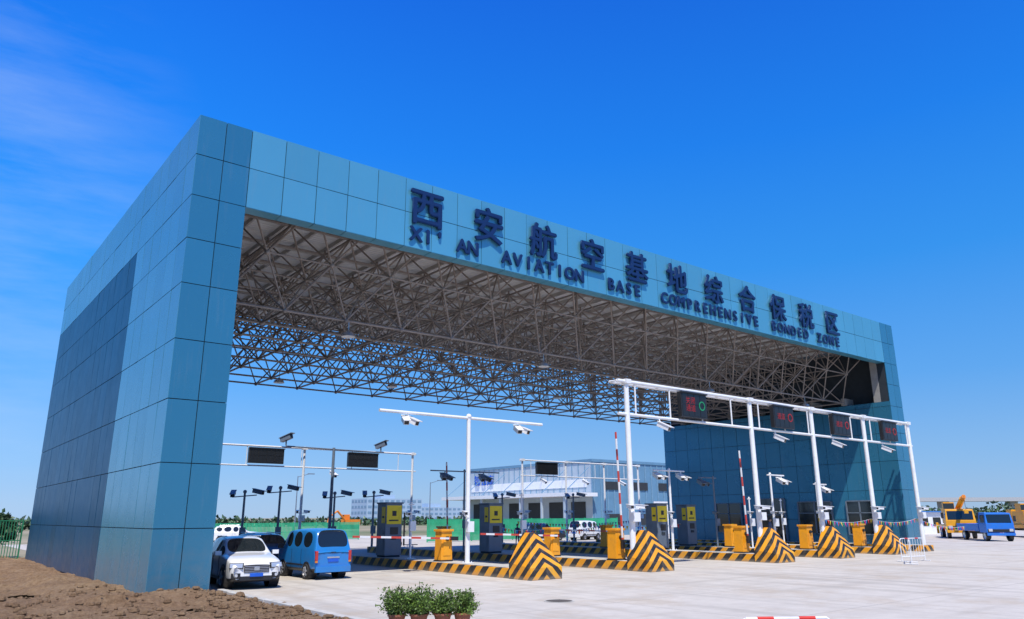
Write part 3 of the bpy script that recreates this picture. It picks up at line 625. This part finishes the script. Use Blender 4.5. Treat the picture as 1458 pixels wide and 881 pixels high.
def bunting(pts,n):
    g=MB(); 
    for a,b_ in zip(pts[:-1],pts[1:]):
        a=Vector(a);b_=Vector(b_); pr=a
        for i in range(1,n+1):
            f=i/n; p=a.lerp(b_,f)-Vector((0,0,.5*4*f*(1-f)*.5)); g.tube(pr,p,.008,4,0); d=(p-pr)
            q=pr+d*.5; mm=1+i%5
            g.add([pr+d*.2,pr+d*.8,q+Vector((R.uniform(-.05,.05),R.uniform(-.08,.08),-.28))],[(0,1,2)],mm); pr=p
    cs=[M_white]+[mat('flag',c,.7) for c in((.7,.04,.03),(.8,.55,.02),(.03,.35,.12),(.6,.05,.3),(.03,.2,.6))]
    g.obj('flag_bunting',cs)
bunting([(20,9,1.9),(24.8,9.5,1.7),(29.9,10,1.9),(36.1,8.5,1.9)],22); bunting([(36.1,-1.2,2.2),(42.3,-1.2,2.1),(48.3,-1.3,2.1),(54,-2,1.5)],26); bunting([(29.7,19,2),(42.1,19,2)],40)
def barricade(loc,rz,W=1.8,H=1.15,red=True):
    e=empty('steel_barricade',loc,rz); g=MB(); r_=.022
    for x in(-W/2,W/2): g.tube((x,0,.03),(x,0,H-.1),r_,8,0); g.tube((x,-.28,.03),(x,.28,.03),r_,8,0)
    g.tube((-W/2,0,H-.1),(-W/2+.1,0,H),r_,8,0); g.tube((W/2,0,H-.1),(W/2-.1,0,H),r_,8,0); g.tube((-W/2+.1,0,H),(W/2-.1,0,H),r_,8,0); g.tube((-W/2,0,.25),(W/2,0,.25),r_,8,0)
    k=9
    for i in range(1,k): g.tube((-W/2+i*W/k,0,.25),(-W/2+i*W/k,0,H),.010,6,0)
    if red:
        for x in(-W*.22,W*.22): g.tube((x-.12,0,H),(x+.12,0,H),r_+.006,10,1)
    g.obj('frame',[M_white,M_red],e,smooth=40)
barricade((33.6,-7.4,0),math.radians(25)); barricade((35.6,-6.6,0),math.radians(-12)); barricade((4.05,-19.2,0),math.radians(-36),1.4,.90)
# ---------------------------------------------------------------- plants
def leafmat(name,c,hi=1.9):
    m,t,b=newmat(name); g=t.n('ShaderNodeNewGeometry').outputs['Random Per Island']
    t.l(t.ramp(g,[(0,tuple(x*.45 for x in c)),(.6,c),(1,tuple(min(1,x*hi) for x in c))]),b.inputs['Base Color']); b.inputs['Roughness'].default_value=.5
    return m
M_leaf=leafmat('leaf',(.10,.17,.025)); M_leafd=leafmat('leaf_far',(.06,.11,.05)); M_bark=mat('bark',(.09,.06,.04),.9)
def leaf(g,p,L,Wd,m=0):
    d=Vector((R.gauss(0,1),R.gauss(0,1),R.gauss(.5,.8))).normalized(); u=d.cross(Vector((R.gauss(0,1),R.gauss(0,1),R.gauss(0,1)))).normalized(); nn=d.cross(u)
    p=Vector(p); g.add([p,p+d*L*.45+u*Wd+nn*Wd*.3,p+d*L,p+d*L*.45-u*Wd+nn*Wd*.3],[(0,1,2),(0,2,3)],m)
M_terra=mat('terracotta',(.30,.11,.06),.8)
def pot(x,y,sc_=1):
    e=empty('potted_plant',(x,y,0)); g=MB()
    g.lathe((0,0,0),(0,0,1),[(0,.001),(0,.13),(.24,.19),(.24,.21),(.28,.21),(.28,.18),(.24,.17),(.24,.001)],20,[0]*6+[1])
    g.obj('pot',[M_terra,M_gd],e,smooth=40)
    g=MB()
    for k in range(40):
        a=R.uniform(0,6.28); rr=R.uniform(.05,.46); top=Vector((rr*math.cos(a),rr*math.sin(a),(R.uniform(.46,.86)-rr*.25)*sc_)); base=Vector((rr*.25*math.cos(a),rr*.25*math.sin(a),.24))
        mid=base.lerp(top,.5)+Vector((R.uniform(-.04,.04),R.uniform(-.04,.04),.03)); g.tube(base,mid,.006,5,1); g.tube(mid,top,.004,5,1)
        for q in range(60):
            f=R.uniform(.15,1.05); p=base.lerp(top,f)+Vector((R.gauss(0,.05),R.gauss(0,.05),R.gauss(0,.03))); leaf(g,p,R.uniform(.05,.10),R.uniform(.012,.02),0)
    g.obj('foliage',[M_leaf,M_bark],e)
pot(2.72,-10.35,1.02); pot(3.12,-10.62,1.0); pot(3.60,-10.85,.98); pot(3.38,-10.25,.95); pot(4.0,-11.05,.9)
def tree(x,y,h,name='tree'):
    e=empty(name,(x,y,0)); g=MB(); g.tube((0,0,0),(0,0,h*.45),.16,8,1,.1)
    tips=[]
    for k in range(7):
        a=k*.9+R.uniform(-.3,.3); p=Vector((0,0,h*R.uniform(.3,.45))); q=Vector((math.cos(a)*h*.24,math.sin(a)*h*.24,h*R.uniform(.55,.9))); g.tube(p,q,.07,6,1,.03); tips.append(q)
    tips.append(Vector((0,0,h*.92)))
    for q in tips:
        for i in range(110):
            p=q+Vector((R.gauss(0,h*.10),R.gauss(0,h*.10),R.gauss(0,h*.08))); leaf(g,p,.4,.14,0)
    g.obj('crown',[M_leafd,M_bark],e)
for x,y,h in((-14,40,3.2),(-6,44,2.8),(-3,39,2.7),(-1,33,2.4),(120,60,5),(112,66,5),(128,54,5)): tree(x,y,h)
def treeline(name,x0,y0,x1,y1,n,h):
    g=MB()
    for k in range(n):
        f=R.random(); hh=h*(.55+.45*noise.noise(Vector((f*40,0,0)))+.25*noise.noise(Vector((f*130,5,0)))); z=R.uniform(0,max(.6,hh))
        leaf(g,(x0+(x1-x0)*f+R.gauss(0,2),y0+(y1-y0)*f+R.gauss(0,2),z),R.uniform(.9,1.7),R.uniform(.35,.6))
    g.obj(name,[M_leafd])
treeline('distant_treeline',-40,170,150,185,3800,2.8); treeline('distant_treeline',150,160,420,10,9000,7); treeline('distant_treeline',90,90,190,40,4000,3.2)
# ---------------------------------------------------------------- buildings
wh=empty('warehouse',(62,44,0)); g=MB(); LX,LY,H=34,27,9.0
g.box(0,LX,.05,LY,0,H,0); g.box(0,LX,0,.045,0,H,2)
k=0
while k<LY: g.box(-.06,-.003,k,k+.12,5.2,H,4); k+=1.2
k=.2
while k<LX: g.box(k,k+.15,-.07,-.003,0,H,4); k+=1.2
g.box(-.12,LX+.1,-.12,LY+.1,H,H+.35,2); g.box(-.08,-.004,1,LY-1,5.9,6.9,3)
g.box(-4.5,-.1,-1,LY+.5,4.7,5.15,3)
for q in range(7):
    yy=.5+q*4.3; g.box(-4.3,-4.05,yy,yy+.25,0,4.7,0); 
    if q<6: g.box(-.1,-.004,yy+.8,yy+3.4,.3,4.1,1)
    g.tube((-.1,yy,8.3),(-4.3,yy,5.2),.05,6,2)
for q in range(6): g.box(2+q*5.2,5+q*5.2,-.12,-.08,1.2,2.6,1); g.box(2+q*5.2,5+q*5.2,-.12,-.08,5.6,6.6,1)
g.box(LX*.33,LX*.33+3.4,-.13,-.085,0,4.2,3)
g.obj('walls',[M_wh,M_dark,M_whb,M_white,mat('rib',(.18,.32,.44),.5)],wh)
c=bpy.data.curves.new('sign','FONT'); c.body='智仓库'; c.size=1.6; c.extrude=.05; c.materials.append(M_plate); o=bpy.data.objects.new('sign_letters',c); o.rotation_euler=(math.pi/2,0,-math.pi/2); o.location=(-.3,25,6.9); link(o,wh)
M_far=mat('far_building',(.38,.50,.62),.7,0,.05,.05); M_farw=mat('far_window',(.20,.32,.44),.4)
def block(name,x,y,w_,d,h,fl):
    e=empty(name,(x,y,0)); g=MB(); g.box(0,w_,0,d,0,h,0); g.box(w_*.3,w_*.55,d*.2,d*.7,h,h+2.2,0)
    for f in range(fl):
        z=h/fl*f+h/fl*.35; n=int(w_/3.2)
        for i in range(n): g.box(i*w_/n+.6,(i+1)*w_/n-.6,-.1,-.01,z,z+h/fl*.42,1)
        n=int(d/3.2)
        for i in range(n): g.box(-.1,-.01,i*d/n+.6,(i+1)*d/n-.6,z,z+h/fl*.42,1)
    g.obj('walls',[M_far,M_farw],e)
block('office_building',190,345,34,18,12,4); block('office_building',235,370,36,16,8,3); block('apartment_building',90,520,60,20,7,3)
e=empty('site_hut',(88,20,0),math.radians(-20)); g=MB(); g.box(0,9,0,3,0,2.6,0); g.box(-.2,9.2,-.3,3.2,2.6,2.75,1); g.box(3.1,3.9,-.05,-.004,.1,2.1,1)
for q in(.8,5,7): g.box(q,q+1.2,-.05,-.004,1,2,2)
g.obj('walls',[M_white,mat('hut_blue',(.04,.18,.5),.5),M_glass],e)
e=empty('viaduct',(230,150,0),math.radians(-35)); g=MB(); g.box(0,320,0,9,7,8.4,0)
for q in range(12): g.box(5+q*27,8+q*27,3,6,0,7,0)
g.obj('deck',[mat('viaduct_concrete',(.45,.46,.47),.8)],e)
for x,y in((30,60),(52,66),(6,62),(100,30)):
    e=empty('street_lamp',(x,y,0)); g=MB(); g.tube((0,0,0),(0,0,7),.09,8,0,.05); g.tube((0,0,6.9),(1.4,0,7.3),.04,6,0); g.box(1.2,2.0,-.12,.12,7.25,7.35,0); g.obj('pole',[M_grayp],e)
e=empty('concrete_blocks',(70,-3.5,0)); g=MB()
for q in range(9): g.cbox((R.uniform(-2,3),R.uniform(-1.5,1.5),.28+(.5 if q>6 else 0)),(R.uniform(.6,1.1),R.uniform(.4,.8),.5),0)
g.obj('rubble',[M_conc],e,bevel=.03)
